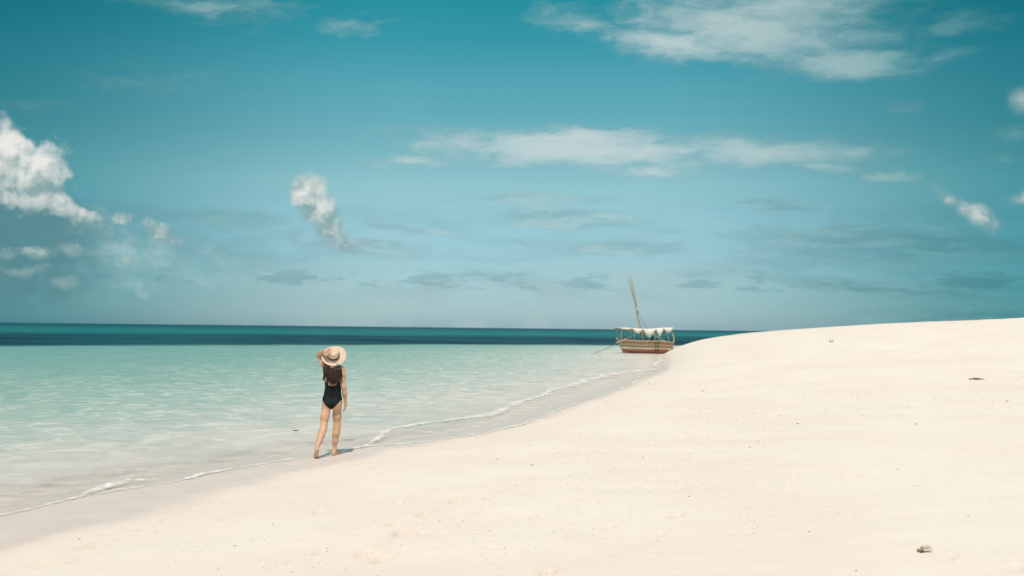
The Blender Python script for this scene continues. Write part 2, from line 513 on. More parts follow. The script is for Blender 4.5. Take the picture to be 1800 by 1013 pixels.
def polar(angs, rads):
    A_, R_ = np.meshgrid(angs, rads)
    x = (R_ * np.sin(A_)).ravel(); y = (R_ * np.cos(A_)).ravel()
    na, nr = len(angs), len(rads)
    i = np.arange(nr - 1)[:, None] * na; j = np.arange(na - 1)[None, :]
    a = (i + j).ravel()
    return x, y, np.stack([a, a + 1, a + na + 1, a + na], 1)[:, ::-1].copy()


def angles(n_front):
    return np.concatenate([np.radians(np.linspace(-180, -34.5, 60)), np.radians(np.linspace(-34, 34, n_front)), np.radians(np.linspace(34.5, 180, 60))])


# ------------------------------------------------------------------ sand
m_sand, n, b = material('coral_sand')
geo = n.new('ShaderNodeNewGeometry').outputs['Position']
gx, gy, gz = n.sep(geo)
dwet = n.attr('wet_distance')
prt = n.attr('footprint')
edge = n.m('ADD', dwet, n.m('MULTIPLY', n.m('SUBTRACT', n.noise(n.v('MULTIPLY', geo, (1.2, .6, 1)), .9, 6, .6), .5), 1.15))
dryk = n.step(edge, -.30, .34)
damp = n.step(edge, .1, 2.2)
big = n.noise(n.v('MULTIPLY', geo, (.3, .3, .3)), 1.0, 4, .55)
mid = n.noise(geo, 2.2, 7, .65)
grain = n.noise(geo, 160, 3, .7)
dry = n.mix(n.step(big, .35, .65), (.775, .690, .610), (.805, .730, .655))
dry = n.mix(n.m('MULTIPLY', n.step(mid, .52, .72), .25), dry, (.755, .645, .54))
dry = n.mix(n.m('MULTIPLY', n.m('SUBTRACT', 1.0, damp), .35), dry, (.715, .625, .535))
dry = n.mix(n.m('MULTIPLY', n.step(grain, .5, .75), .22), dry, (.56, .48, .38))
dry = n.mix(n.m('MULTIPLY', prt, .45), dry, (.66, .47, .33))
wet = n.mix(n.step(mid, .35, .65), (.680, .580, .510), (.720, .625, .555))
n.put(b.inputs['Base Color'], n.mix(dryk, n.mix(n.m('MULTIPLY', prt, .5), wet, (.78, .66, .53)), dry))
n.put(b.inputs['Roughness'], n.mix(dryk, (.40, .40, .40), (.92, .92, .92)))
n.put(b.inputs['Specular IOR Level'], n.m('ADD', n.m('MULTIPLY', dryk, -.15), .28))
bp = n.new('ShaderNodeBump'); bp.inputs['Distance'].default_value = .02
n.put(bp.inputs['Strength'], n.m('ADD', .02, n.m('MULTIPLY', dryk, .7)))
hgt = n.m('ADD', n.m('MULTIPLY', n.noise(n.v('MULTIPLY', geo, (1.0, 1.0, 1)), 7, 7, .66), 1.0), n.m('MULTIPLY', grain, .12))
n.put(bp.inputs['Height'], hgt)
n.put(b.inputs['Normal'], bp.outputs[0])

rads = np.concatenate([np.geomspace(.05, 3.4, 16), np.geomspace(3.5, 120, 700), np.geomspace(124, 1600, 46)])
sx, sy, sf = polar(angles(820), rads)
sd_ = sdist(sx, sy, SHORE)
sw_ = sdist(sx, sy, WET)
sz = sand_z(sx, sy, sd_)
pr = np.zeros_like(sx)
for (fx, fy, hd, k) in PRINTS:
    m_ = np.nonzero((np.abs(sx - fx) < .5) & (np.abs(sy - fy) < .5))[0]
    if len(m_) == 0: continue
    ux, uy = math.sin(hd), math.cos(hd)
    u = (sx[m_] - fx) * ux + (sy[m_] - fy) * uy
    v_ = (sx[m_] - fx) * uy - (sy[m_] - fy) * ux
    wv = .045 + .012 * np.tanh(u * 12)
    e = (u / .125) ** 2 + (v_ / wv) ** 2
    core = np.exp(-e ** 1.6)
    sz[m_] += k * (-.034 * core + .009 * np.exp(-((np.sqrt(e) - 1.5) / .35) ** 2))
    pr[m_] = np.maximum(pr[m_], k * np.exp(-e * .6))
sand = mesh_ob('sand', np.stack([sx, sy, sz], 1), sf, m_sand)
tag(sand, 'pale cream coral sand rising from the wet shore to a low dune', kind='structure')
add_attr(sand, 'wet_distance', sw_)
add_attr(sand, 'footprint', pr)

# ------------------------------------------------------------------ water
m_water, n, b = material('lagoon_water')
m_water.node_tree.nodes.remove(b)
out = m_water.node_tree.nodes['Material Output']
geo = n.new('ShaderNodeNewGeometry').outputs['Position']
dsea = n.attr('offshore')
dreef = n.attr('reef')
# seabed seen through the water: rippled depth, plus caustic light painted into the colour
rot = n.new('ShaderNodeMapping'); n.put(rot.inputs['Vector'], geo); rot.inputs['Rotation'].default_value = (0, 0, R(-28))
q = rot.outputs[0]
warp = n.v('ADD', q, n.v('SCALE', n.v('SUBTRACT', n.noise(q, .9, 3, out='Color'), (.5, .5, .5)), scale=.9))
rip = n.noise(n.v('MULTIPLY', warp, (1.0, 1.5, 1)), 2.4, 6, .62)
pat = n.noise(n.v('MULTIPLY', q, (.6, .9, 1)), .35, 5, .6)
dd = n.m('MULTIPLY', dsea, n.m('ADD', .62, n.m('ADD', n.m('MULTIPLY', rip, .30), n.m('MULTIPLY', pat, .46))))
body = n.ramp(n.m('DIVIDE', dd, 60.0, clamp=True), [
    (0.0, (.68, .60, .535)), (.05, (.63, .59, .525)), (.085, (.56, .575, .515)), (.16, (.40, .505, .445)),
    (.26, (.29, .44, .385)), (.42, (.20, .385, .345)), (1.0, (.12, .32, .31))])
caustic1 = n.noise(n.v('MULTIPLY', warp, (.9, .8, 1)), 1.9, 8, .68, .7)
st2 = n.noise(n.v('MULTIPLY', q, (.35, .22, 1)), .8, 7, .68, .5)
body = n.mix(n.m('MULTIPLY', n.step(caustic1, .50, .62), n.m('MULTIPLY', n.step(dsea, .5, 3.5, .35, 1), n.step(dsea, 36, 1, .10, .62))), body, (.80, .775, .69))  # bright caustic streaks painted into the water colour
body = n.mix(n.m('MULTIPLY', n.step(caustic1, .49, .37), n.m('MULTIPLY', n.step(dsea, .5, 6, .12, 1), n.step(dsea, 50, 2, .22, .50))), body, (.30, .44, .385))  # darker gaps between the painted caustic streaks
body = n.mix(n.m('MULTIPLY', n.step(st2, .50, .36), .38), body, n.v('MULTIPLY', body, (.68, .84, .86)))
body = n.mix(n.m('MULTIPLY', n.step(st2, .52, .66), .30), body, n.v('MINIMUM', n.v('MULTIPLY', body, (1.30, 1.14, 1.12)), (.8, .8, .8)))
# dark weed beds and deep water beyond the sand shelf
q2 = n.noise(n.v('MULTIPLY', geo, (.030, .022, 1)), 1.0, 8, .72)
rd = n.m('ADD', dreef, n.m('MULTIPLY', n.m('SUBTRACT', n.noise(n.v('MULTIPLY', geo, (.035, .030, 1)), 1.0, 7, .65), .5), 26.0))
weed = n.mix(n.step(q2, .38, .60), (.003, .030, .050), (.012, .085, .105))
deep = n.mix(n.step(q2, .35, .65), (.010, .135, .150), (.020, .185, .195))
outer = n.mix(n.step(rd, -60, -170), weed, deep)
outer = n.mix(n.step(dreef, -140, -900), outer, (.008, .080, .105))
body = n.v('MULTIPLY', body, (.92, .95, .97))
body = n.mix(n.step(rd, 5.0, -5.0), body, outer)
# wavelets
dist = n.v('LENGTH', geo)
w1 = n.noise(n.v('MULTIPLY', warp, (.8, 1.7, 1)), 1.6, 6, .6)
w2 = n.noise(n.v('MULTIPLY', q, (.5, 1.0, 1)), 7.0, 4, .6)
w3 = n.noise(n.v('MULTIPLY', q, (.12, .3, 1)), 1.0, 5, .6)
hgt = n.m('ADD', n.m('ADD', w1, n.m('MULTIPLY', w2, .18)), n.m('MULTIPLY', w3, n.step(dist, 30, 200, 0, 2.5)))
bp = n.new('ShaderNodeBump')
n.put(bp.inputs['Strength'], n.step(dsea, 0.0, 4.0, .12, 1.0))
bp.inputs['Distance'].default_value = .085
n.put(bp.inputs['Height'], hgt)
dif = n.new('ShaderNodeBsdfDiffuse')
tr = n.new('ShaderNodeBsdfTransparent'); tr.inputs['Color'].default_value = (.975, .975, .965, 1)
gl = n.new('ShaderNodeBsdfGlossy'); gl.inputs['Roughness'].default_value = .12
gl.inputs['Color'].default_value = (.9, .9, .9, 1)
n.put(gl.inputs['Normal'], bp.outputs[0])
fr = n.new('ShaderNodeFresnel'); fr.inputs['IOR'].default_value = 1.33; n.put(fr.inputs['Normal'], bp.outputs[0])
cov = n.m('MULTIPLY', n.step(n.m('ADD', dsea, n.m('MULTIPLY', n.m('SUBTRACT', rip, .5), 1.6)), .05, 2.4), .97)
n.put(dif.inputs['Color'], n.v('MINIMUM', n.v('SCALE', body, scale=n.m('SUBTRACT', 1.97, cov)), (.93, .90, .86)))  # colour brightened to cancel the shade under half-clear shallow water
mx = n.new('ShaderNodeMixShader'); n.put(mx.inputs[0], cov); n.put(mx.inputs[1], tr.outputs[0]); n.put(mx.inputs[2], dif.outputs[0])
mx2 = n.new('ShaderNodeMixShader'); n.put(mx2.inputs[0], n.m('MULTIPLY', n.m('MINIMUM', fr.outputs[0], .6), n.step(dist, 20, 110, .26, .12)))
n.put(mx2.inputs[1], mx.outputs[0]); n.put(mx2.inputs[2], gl.outputs[0])
n.put(out.inputs['Surface'], mx2.outputs[0])

rads = np.concatenate([np.geomspace(1.0, 5.8, 8), np.geomspace(6, 110, 520), np.geomspace(113, 30000, 90)])
wx, wy, wf = polar(angles(620), rads)
keep_s = sdist(wx, wy, SHORE)
wr = sdist(wx, wy, REEF)
amp = .016 * np.clip(-keep_s / 4.0, 0, 1) * np.clip((120 - np.hypot(wx, wy)) / 60, 0, 1)
ca, sa = math.cos(R(-28)), math.sin(R(-28))
uu = wx * ca - wy * sa; vv = wx * sa + wy * ca
wz = amp * ((vnoise(uu * .7, vv * 1.6, 5) - .5) * 2 + (vnoise(uu * 1.9, vv * 3.4, 6) - .5) * 1.0)
# only faces that touch the water are kept
ff = wf[(keep_s[wf].min(axis=1) < .35)]
used = np.unique(ff); remap = np.full(len(wx), -1, dtype=np.int64); remap[used] = np.arange(len(used))
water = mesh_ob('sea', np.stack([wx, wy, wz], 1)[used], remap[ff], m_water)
tag(water, 'clear turquoise lagoon water darkening to deep teal at the horizon', kind='structure')
add_attr(water, 'offshore', -keep_s[used])
add_attr(water, 'reef', wr[used])

# ------------------------------------------------------------------ foam
m_foam, n, b = material('sea_foam')
geo = n.new('ShaderNodeNewGeometry').outputs['Position']
ac = n.attr('across'); den = n.attr('density')
fn = n.m('ADD', n.m('MULTIPLY', n.noise(geo, 9, 6, .7), .6), n.m('MULTIPLY', n.noise(n.v('MULTIPLY', geo, (1, .4, 1)), 3.0, 3, .6), .4))
thr = n.m('ADD', n.m('SUBTRACT', n.m('ADD', fn, n.m('MULTIPLY', den, .42)), .5), n.m('MULTIPLY', n.m('SUBTRACT', .55, n.m('POWER', n.m('ABSOLUTE', ac), 2.0)), .36))
alpha = n.step(thr, .02, .32)
b.inputs['Base Color'].default_value = (.86, .84, .80, 1)
b.inputs['Roughness'].default_value = .7
n.put(b.inputs['Alpha'], n.m('MULTIPLY', alpha, .8))


def foam_line(name, pts, width, density, label, lift=.012, n_across=9, ds=.05, seed=0, rate=.8):
    L = catmull(pts, 10)
    seg = np.hypot(*np.diff(L, axis=0).T); s = np.concatenate([[0], np.cumsum(seg)])
    k = int(min(2600, s[-1] / ds)); t = np.linspace(0, s[-1], k)
    X = np.interp(t, s, L[:, 0]); Y = np.interp(t, s, L[:, 1])
    tx = np.gradient(X); ty = np.gradient(Y); l = np.hypot(tx, ty); tx /= l; ty /= l
    u = t / s[-1]
    w_ = np.interp(u, *zip(*width)) * (.55 + .9 * vnoise(t * 1.3, t * 0 + seed, 3)); dn = np.interp(u, *zip(*density)) * (.35 + 1.2 * vnoise(t * rate, t * 0 + seed, 9))
    off = (vnoise(t * .9, t * 0, 21 + seed) - .5) * (.12 + .5 * np.maximum(w_ - .15, 0)) + (vnoise(t * 4, t * 0, 22 + seed) - .5) * .04
    a = np.linspace(-1, 1, n_across)
    PX = X[:, None] - ty[:, None] * (off[:, None] + a[None] * w_[:, None] / 2)
    PY = Y[:, None] + tx[:, None] * (off[:, None] + a[None] * w_[:, None] / 2)
    PZ = .004 + lift * (1 - a[None] ** 2) * (.4 + 1.2 * vnoise(PX * 14, PY * 14, 4)) * np.clip(w_[:, None] / .12, .4, 1.6)
    zs = sand_z(PX.ravel(), PY.ravel(), sdist(PX.ravel(), PY.ravel(), SHORE)).reshape(PX.shape)
    PZ = PZ + np.maximum(zs, 0)
    i = np.arange(k - 1)[:, None] * n_across; j = np.arange(n_across - 1)[None]
    q_ = (i + j).ravel()
    o = mesh_ob(name, np.stack([PX.ravel(), PY.ravel(), PZ.ravel()], 1), np.stack([q_, q_ + n_across, q_ + n_across + 1, q_ + 1], 1), m_foam)
    add_attr(o, 'across', np.tile(a, k)); add_attr(o, 'density', np.repeat(dn, n_across))
    tag(o, label, kind='stuff')
    return o


i0 = int(np.argmin(np.hypot(SHORE[:, 0] + 7.0, SHORE[:, 1] - 6.5))); i1 = int(np.argmin(np.hypot(SHORE[:, 0] - 7.4, SHORE[:, 1] - 48.4)))
foam_line('foam', SHORE[i0:i1 + 1:2], [(0, .16), (.25, .19), (.5, .14), (1, .35)], [(0, .95), (.1, 1.1), (.2, 1.25), (.35, .9), (.6, 1.0), (1, .8)], 'thin white foam line at the edge of the swash', seed=1)
foam_line('foam', [(-2.50, 16.55), (-2.42, 17.9), (-2.33, 19.39), (-1.67, 20.85), (-.53, 23.34), (.85, 29.59), (2.87, 38.61), (4.93, 45.38), (7.3, 51)],
          [(0, .10), (.05, .30), (.14, .45), (.25, .45), (.5, .60), (.72, .95), (.85, .95), (1, .6)],
          [(0, .3), (.07, .8), (.14, .9), (.25, .42), (.42, .50), (.50, .85), (.56, .45), (.68, .75), (.8, 1.0), (.9, .55), (1, .4)], 'broken white wavelet just behind the swash', lift=.018, seed=4, rate=1.6)
foam_line('foam', [(-5.05, 11.75), (-4.98, 12.3), (-4.86, 12.75), (-4.6, 13.0)], [(0, .08), (.5, .30), (1, .12)], [(0, .5), (.5, .9), (1, .4)], 'small patch of white foam off the wet sand at the left', lift=.02, seed=7)
foam_line('foam', [(-3.2, 15.45), (-2.9, 15.75), (-2.62, 16.25), (-2.50, 16.8)], [(0, .05), (.6, .16), (1, .12)], [(0, .5), (.6, 1.2), (1, .8)], 'foam washing past the feet of the walking woman', lift=.02, seed=9)
foam_line('foam', [(7.6, 54), (9.2, 62), (10.4, 70), (11.6, 76)], [(0, .5), (.5, .4), (1, .4)], [(0, .4), (.4, .9), (1, .4)], 'foam in the shallows in front of the boat', lift=.03, seed=12)

# ------------------------------------------------------------------ implicit surfaces (for the figure)
class Field:
    """signed distance grid filled from tapered capsules and ellipsoids with smooth unions"""
    def __init__(s, lo, hi, h):
        s.lo = np.array(lo, float); s.h = h
        s.n = np.ceil((np.array(hi) - s.lo) / h).astype(int) + 1
        s.g = np.full(s.n, 1.0, dtype=np.float32)

    def window(s, lo, hi, pad):
        a = np.clip(np.floor((np.array(lo) - pad - s.lo) / s.h).astype(int), 0, s.n)
        b_ = np.clip(np.ceil((np.array(hi) + pad - s.lo) / s.h).astype(int) + 1, 0, s.n)
        ax = [s.lo[i] + s.h * np.arange(a[i], b_[i]) for i in range(3)]
        return tuple(slice(a[i], b_[i]) for i in range(3)), np.meshgrid(*ax, indexing='ij')

    def blend(s, sl, d, k):
        g = s.g[sl]
        hh = np.clip(.5 + .5 * (g - d) / k, 0, 1)
        s.g[sl] = np.where(g > .5, d, g * (1 - hh) + d * hh - k * hh * (1 - hh))

    def cap(s, p, q_, r0, r1, k=.02):
        p = np.array(p, float); q_ = np.array(q_, float); r = max(r0, r1)
        sl, (X, Y, Z) = s.window(np.minimum(p, q_) - r, np.maximum(p, q_) + r, .05)
        v = q_ - p; l = max(float(v @ v), 1e-9)
        t = np.clip(((X - p[0]) * v[0] + (Y - p[1]) * v[1] + (Z - p[2]) * v[2]) / l, 0, 1)
        d = np.sqrt((X - p[0] - t * v[0]) ** 2 + (Y - p[1] - t * v[1]) ** 2 + (Z - p[2] - t * v[2]) ** 2) - (r0 + (r1 - r0) * t)
        s.blend(sl, d, k)

    def chain(s, pts, k=.02):
        for a, b_ in zip(pts[:-1], pts[1:]):
            s.cap(a[:3], b_[:3], a[3], b_[3], k)

    def ell(s, c_, r, k=.02, rx=0.0):
        c_ = np.array(c_, float); m_ = max(r)
        sl, (X, Y, Z) = s.window(c_ - m_, c_ + m_, .05)
        x = X - c_[0]; y = Y - c_[1]; z = Z - c_[2]
        y, z = y * math.cos(rx) + z * math.sin(rx), -y * math.sin(rx) + z * math.cos(rx)
        k0 = np.sqrt((x / r[0]) ** 2 + (y / r[1]) ** 2 + (z / r[2]) ** 2)
        k1 = np.sqrt((x / r[0] ** 2) ** 2 + (y / r[1] ** 2) ** 2 + (z / r[2] ** 2) ** 2) + 1e-6
        s.blend(sl, k0 * (k0 - 1) / k1, k)


def surface_nets(g, lo, h):
    """one vertex per cell the surface passes through, one quad per crossed grid edge"""
    ins = g < 0
    cs_ = [(i, j, k) for i in (0, 1) for j in (0, 1) for k in (0, 1)]
    n_ = [q - 1 for q in g.shape]
    sub = lambda arr, o: arr[o[0]:o[0] + n_[0], o[1]:o[1] + n_[1], o[2]:o[2] + n_[2]]
    cnt = sum(sub(ins, o).astype(np.int8) for o in cs_)
    idx = np.argwhere((cnt > 0) & (cnt < 8))
    num = np.full(n_, -1, dtype=np.int64); num[tuple(idx.T)] = np.arange(len(idx))
    acc = np.zeros((len(idx), 3)); w_ = np.zeros(len(idx))
    for a in cs_:
        for ax in range(3):
            if a[ax]: continue
            b_ = list(a); b_[ax] = 1
            va = g[tuple((idx + a).T)]; vb = g[tuple((idx + b_).T)]
            m_ = (va < 0) != (vb < 0)
            t = np.where(m_, va / np.where(m_, va - vb, 1), 0)
            p = np.repeat(np.array([a], float), len(idx), 0); p[:, ax] = t
            acc += p * m_[:, None]; w_ += m_
    verts = lo + h * (idx + acc / w_[:, None])
    faces = []
    for ax in range(3):
        u, v_ = [(1, 2), (2, 0), (0, 1)][ax]
        sl0 = [slice(1, -1)] * 3; sl1 = [slice(1, -1)] * 3
        sl0[ax] = slice(0, -1); sl1[ax] = slice(1, None)
        A_ = ins[tuple(sl0)]; B_ = ins[tuple(sl1)]
        for flip, mk in ((False, A_ & ~B_), (True, ~A_ & B_)):
            p = np.argwhere(mk)
            off = np.ones(3, int); off[ax] = 0
            p = p + off
            def cell(du, dv):
                q_ = p.copy(); q_[:, u] -= du; q_[:, v_] -= dv
                return num[tuple(q_.T)]
            quad = np.stack([cell(1, 1), cell(0, 1), cell(0, 0), cell(1, 0)], 1)
            faces.append(quad[:, ::-1] if flip else quad)
    f = np.concatenate(faces)
    return verts, f[(f >= 0).all(1)]


# ------------------------------------------------------------------ the woman
m_skin = simple('skin', (.69, .415, .265), .48, .05, 5, .05, 120, .002, .35, col2=(.62, .355, .22))
m_suit = simple('black_swim_fabric', (.012, .016, .020), .70, .1, 8, .25, 300, .001, .15)
m_straw = simple('straw_hat', (.76, .57, .44), .8, .05, 30, .5, 220, .003, .2, col2=(.68, .49, .37))
m_ribbon = simple('hat_ribbon', (.02, .018, .022), .5, .1, 20, .1, 200, .001)
m_hair, n, b = material('brown_hair')
n.put(b.inputs['Base Color'], n.mix(n.step(n.noise(n.v('MULTIPLY', n.new('ShaderNodeTexCoord').outputs['Object'], (60, 60, 5)), 1.0, 3), .45, .7), (.022, .013, .010), (.12, .055, .035)))
b.inputs['Roughness'].default_value = .38
b.inputs['Specular IOR Level'].default_value = .5

woman = empty('person', (-2.795, 15.72, -.004))
tag(woman, 'woman in black swimsuit walking away along the waterline, one hand on her straw hat', 'person')
H_ = .0052
F = Field((-.36, -.66, -.015), (.27, .27, 1.72), H_)
T = Field((-.26, -.22, .60), (.24, .22, 1.50), H_)     # trunk only: the swimsuit follows this
for G in (F, T):
    G.cap((-.072, .0, .86), (.050, .0, .86), .090, .088, .03)          # pelvis
    G.cap((-.072, -.045, .815), (-.066, -.055, .80), .078, .078, .03)   # buttocks
    G.cap((.050, -.045, .815), (.056, -.050, .80), .078, .078, .03)
    G.cap((-.056, .012, .96), (.034, .012, .96), .084, .084, .05)
    G.cap((-.046, .012, 1.045), (.030, .012, 1.045), .079, .079, .05)
    G.cap((-.050, .012, 1.15), (.044, .012, 1.15), .086, .086, .05)
    G.cap((-.068, .006, 1.26), (.066, .006, 1.26), .078, .078, .04)
    G.cap((-.062, .078, 1.215), (-.062, .092, 1.205), .050, .044, .03)
    G.cap((.060, .078, 1.215), (.060, .092, 1.205), .050, .044, .03)
    G.cap((-.10, .0, 1.345), (.10, .0, 1.335), .050, .050, .04)         # shoulder girdle
    G.cap((0, -.005, 1.40), (-.12, -.002, 1.375), .044, .040, .04)
    G.cap((0, -.005, 1.40), (.12, -.002, 1.345), .044, .040, .04)
    G.cap((-.080, -.010, .84), (-.108, -.105, .60), .080, .060, .03)    # thighs
    G.cap((.062, .0, .84), (.066, .016, .60), .080, .060, .03)
F.cap((0, .0, 1.37), (-.002, .014, 1.47), .048, .046, .02)
F.ell((-.004, .026, 1.545), (.074, .094, .112), .02, rx=-.38)
F.ell((-.004, .075, 1.490), (.050, .050, .060), .03)                    # jaw
F.cap((-.004, .112, 1.565), (-.004, .134, 1.545), .009, .013, .012)     # nose
F.cap((-.026, .108, 1.508), (.018, .108, 1.508), .009, .009, .010)      # lips
F.cap((-.004, .100, 1.472), (-.004, .104, 1.470), .020, .018, .02)      # chin
for s_ in (-1, 1):
    F.cap((-.004 + s_ * .074, .022, 1.545), (-.004 + s_ * .082, .012, 1.570), .010, .012, .006)
# trailing leg (left), heel lifted
F.chain([(-0.108, -.105, .60, .060), (-0.109, -.160, .465, .0475), (-0.112, -.200, .405, .0465), (-0.121, -.290, .335, .047), (-0.128, -.400, .262, .039), (-0.134, -.520, .190, .0295)], .05)
F.chain([(-0.134, -.520, .190, .030), (-0.131, -.556, .150, .031), (-0.137, -.545, .105, .029), (-0.157, -.490, .045, .030), (-0.166, -.455, .026, .026)], .02)
F.chain([(-0.140, -.505, .135, .026), (-0.169, -.475, .035, .026)], .02)
for j in range(5):
    x = -.192 + j * .0135
    F.chain([(x, -.455, .020, .012), (x, -.425 - .004 * abs(j - 3), .014, .0095), (x, -.405 - .006 * abs(j - 3), .012, .009)], .004)
# standing leg (right)
F.chain([(.066, .016, .60, .060), (.066, .024, .465, .0475), (.062, .016, .40, .0475), (.055, .0, .33, .048), (.046, -.004, .22, .038), (.036, -.003, .10, .0285)], .05)
F.chain([(.036, -.005, .10, .029), (.030, -.034, .045, .030), (.032, -.040, .030, .029)], .02)
F.chain([(.036, .0, .075, .030), (.058, .055, .045, .030), (.082, .115, .024, .025)], .02)
F.chain([(.028, -.03, .026, .026), (.072, .125, .020, .021), (.096, .115, .020, .021)], .02)
for j in range(5):
    a_ = j - 2
    bx_, by_ = .086 + a_ * .0125, .135 - a_ * .008
    F.chain([(bx_, by_, .018, .0115), (bx_ + .014, by_ + .028 - (.005 * max(a_, 0)), .014, .0095), (bx_ + .018, by_ + .042 - (.008 * max(a_, 0)), .011, .009)], .004)
# hanging right arm
F.chain([(.128, -.002, 1.340, .050), (.150, -.006, 1.26, .045), (.163, -.018, 1.09, .037), (.170, -.018, 1.055, .035), (.182, .0, .97, .036), (.192, .026, .835, .0235)], .025)
F.cap((.192, .026, .832), (.190, .040, .775), .024, .027, .015)
F.cap((.188, .022, .80), (.186, .020, .752), .018, .017, .012); F.cap((.188, .052, .80), (.184, .062, .752), .017, .016, .012)
for j in range(4):
    y0 = .012 + j * .0175; L_ = (.060, .072, .078, .066)[j]
    F.chain([(.187, y0, .757, .0095), (.180, y0 + .003, .757 - L_ * .5, .0085), (.166, y0 + .008, .757 - L_ * .85, .0075), (.156, y0 + .010, .757 - L_ * 1.0, .0068)], .0035)
F.chain([(.186, .060, .805, .013), (.178, .086, .775, .0105), (.172, .092, .745, .0085)], .006)
# raised left arm, forearm back to the hat
F.chain([(-.128, .002, 1.375, .048), (-.165, .018, 1.415, .043), (-.240, .070, 1.525, .035), (-.262, .080, 1.557, .033), (-.240, .045, 1.580, .034), (-.205, .0, 1.604, .031), (-.148, -.076, 1.632, .0215)], .02)
F.cap((-.148, -.078, 1.632), (-.108, -.112, 1.632), .0215, .024, .012)
F.cap((-.132, -.104, 1.615), (-.098, -.126, 1.615), .015, .015, .010); F.cap((-.120, -.078, 1.650), (-.090, -.100, 1.650), .015, .015, .010)
for j, (q0, q1, q2) in enumerate([((-.088, -.100, 1.658), (-.052, -.098, 1.668), (-.022, -.108, 1.664)), ((-.084, -.116, 1.645), (-.045, -.126, 1.650), (-.012, -.136, 1.642)),
                                  ((-.086, -.130, 1.628), (-.050, -.147, 1.626), (-.020, -.156, 1.614)), ((-.092, -.138, 1.610), (-.064, -.156, 1.600), (-.044, -.158, 1.586))]):
    F.chain([(*q0, .0095), (*q1, .0085), (*q2, .0070)], .0035)
F.chain([(-.125, -.112, 1.612, .012), (-.105, -.130, 1.580, .010), (-.088, -.124, 1.560, .0085)], .006)
bv, bf = surface_nets(F.g, F.lo, H_)
body = mesh_ob('body', bv, bf, m_skin, woman)
sm = body.modifiers.new('smooth', 'SMOOTH'); sm.factor = .5; sm.iterations = 4

# swimsuit: a shell over the trunk, cut at back, legs and armholes
sl, (X, Y, Z) = T.window(T.lo + .001, T.lo + (T.n - 1) * T.h - .001, 0)
X = X[:T.n[0], :T.n[1], :T.n[2]]
gx_ = X + .010
leg = Z - (.722 + .150 * (np.abs(gx_) / .150) ** 1.35 + .02 * (Y > .02))
top_back = 1.085 + .075 * np.clip((np.abs(X + .008) / .115), 0, 1.3) ** 2.2
top_front = 1.285 + 0 * X
wyb = np.clip((Y + .02) / .05, 0, 1)
top = (top_back * (1 - wyb) + (top_front * wyb)) - Z
reg = np.minimum(leg, top)
strap = np.minimum(.011 - np.abs(np.abs(X) - .083), Z - 1.05)
reg = np.maximum(reg, np.where(Z > 1.05, strap, -1))
suit = np.maximum(T.g - .0050, -reg)
suit = np.maximum(suit, -(T.g + .012))
pad = np.full(np.array(suit.shape) + 2, 1.0, dtype=np.float32); pad[1:-1, 1:-1, 1:-1] = suit
sv, sf_ = surface_nets(pad, T.lo - T.h, T.h)
suit_ob = mesh_ob('swimsuit', sv, sf_, m_suit, woman)
sm = suit_ob.modifiers.new('smooth', 'SMOOTH'); sm.factor = .5; sm.iterations = 2

# hair: scalp shell, then many wavy locks falling over the back
HB = Field((-.20, -.24, 1.10), (.18, .20, 1.72), .006)
HB.ell((-.004, .012, 1.548), (.086, .100, .116), .02, rx=-.38)
HB.chain([(-.005, -.055, 1.50, .065), (-.010, -.070, 1.42, .060), (-.008, -.098, 1.34, .040), (-.004, -.100, 1.26, .026)], .03)
HB.chain([(-.045, -.045, 1.47, .050), (-.080, -.068, 1.385, .040), (-.088, -.094, 1.31, .026)], .03)
HB.chain([(.040, -.045, 1.47, .050), (.070, -.068, 1.385, .040), (.076, -.094, 1.31, .026), (.060, -.100, 1.22, .016)], .03)
sl, (X, Y, Z) = HB.window(HB.lo + .001, HB.lo + (HB.n - 1) * HB.h - .001, 0)
HB.g = np.maximum(HB.g, (Y - .055 - (Z - 1.55) * .4).astype(np.float32))
HB.g = np.maximum(HB.g, (-.79 * (Y + .012) + .61 * (Z - 1.56) + .014).astype(np.float32))
hv, hf_ = surface_nets(HB.g, HB.lo, HB.h)
r = random.Random(5)
SB = MB()
for i in range(430):
    a_ = r.uniform(-1, 1)
    px_ = a_ * .082; root = Vector((px_ - .004, -.045 * math.cos(a_ * 1.3) + .01, 1.45 + r.uniform(-.03, .03)))
    side_ = a_ * .168 + r.uniform(-.02, .02)
    if side_ < -.085 and r.random() < .45: side_ *= 1.08
    tipx = a_ * .105 + r.uniform(-.03, .035) + .012
    length = 1.10 + abs(a_) ** 2 * .09 + r.uniform(-.02, .12) + (.06 if a_ < -.5 else 0)
    ph, wv = r.uniform(0, 6.3), r.uniform(.004, .013)
    pts = []; rad = []
    for j in range(12):
        t = j / 11
        z = root.z + (length - root.z) * t
        x = root.x * (1 - t) ** 2 + 2 * side_ * t * (1 - t) * 1.05 + tipx * t * t
        y = root.y * (1 - t) + (-.108 - .012 * r.random()) * min(1, t * 1.6) * (1 if t > 0 else 0)
        y = min(root.y, 0) * (1 - min(1, t * 2)) + (-.112 - .028 * math.sin(math.pi * min(1, t * 1.2)) + .018 * abs(x) / .1) * min(1, t * 2)
        if z > 1.36: y = max(y, -.012 + (.61 * (z - 1.56) + .020) / .79)
        w_ = wv * min(1, t * 2)
        pts.append((x + w_ * math.sin(ph + t * 11), y + w_ * math.cos(ph * 1.7 + t * 9) * .8, z))
        rad.append(.0058 * (1 - t ** 3) + .0010)
    SB.tube(pts, rad, 4, caps=False)
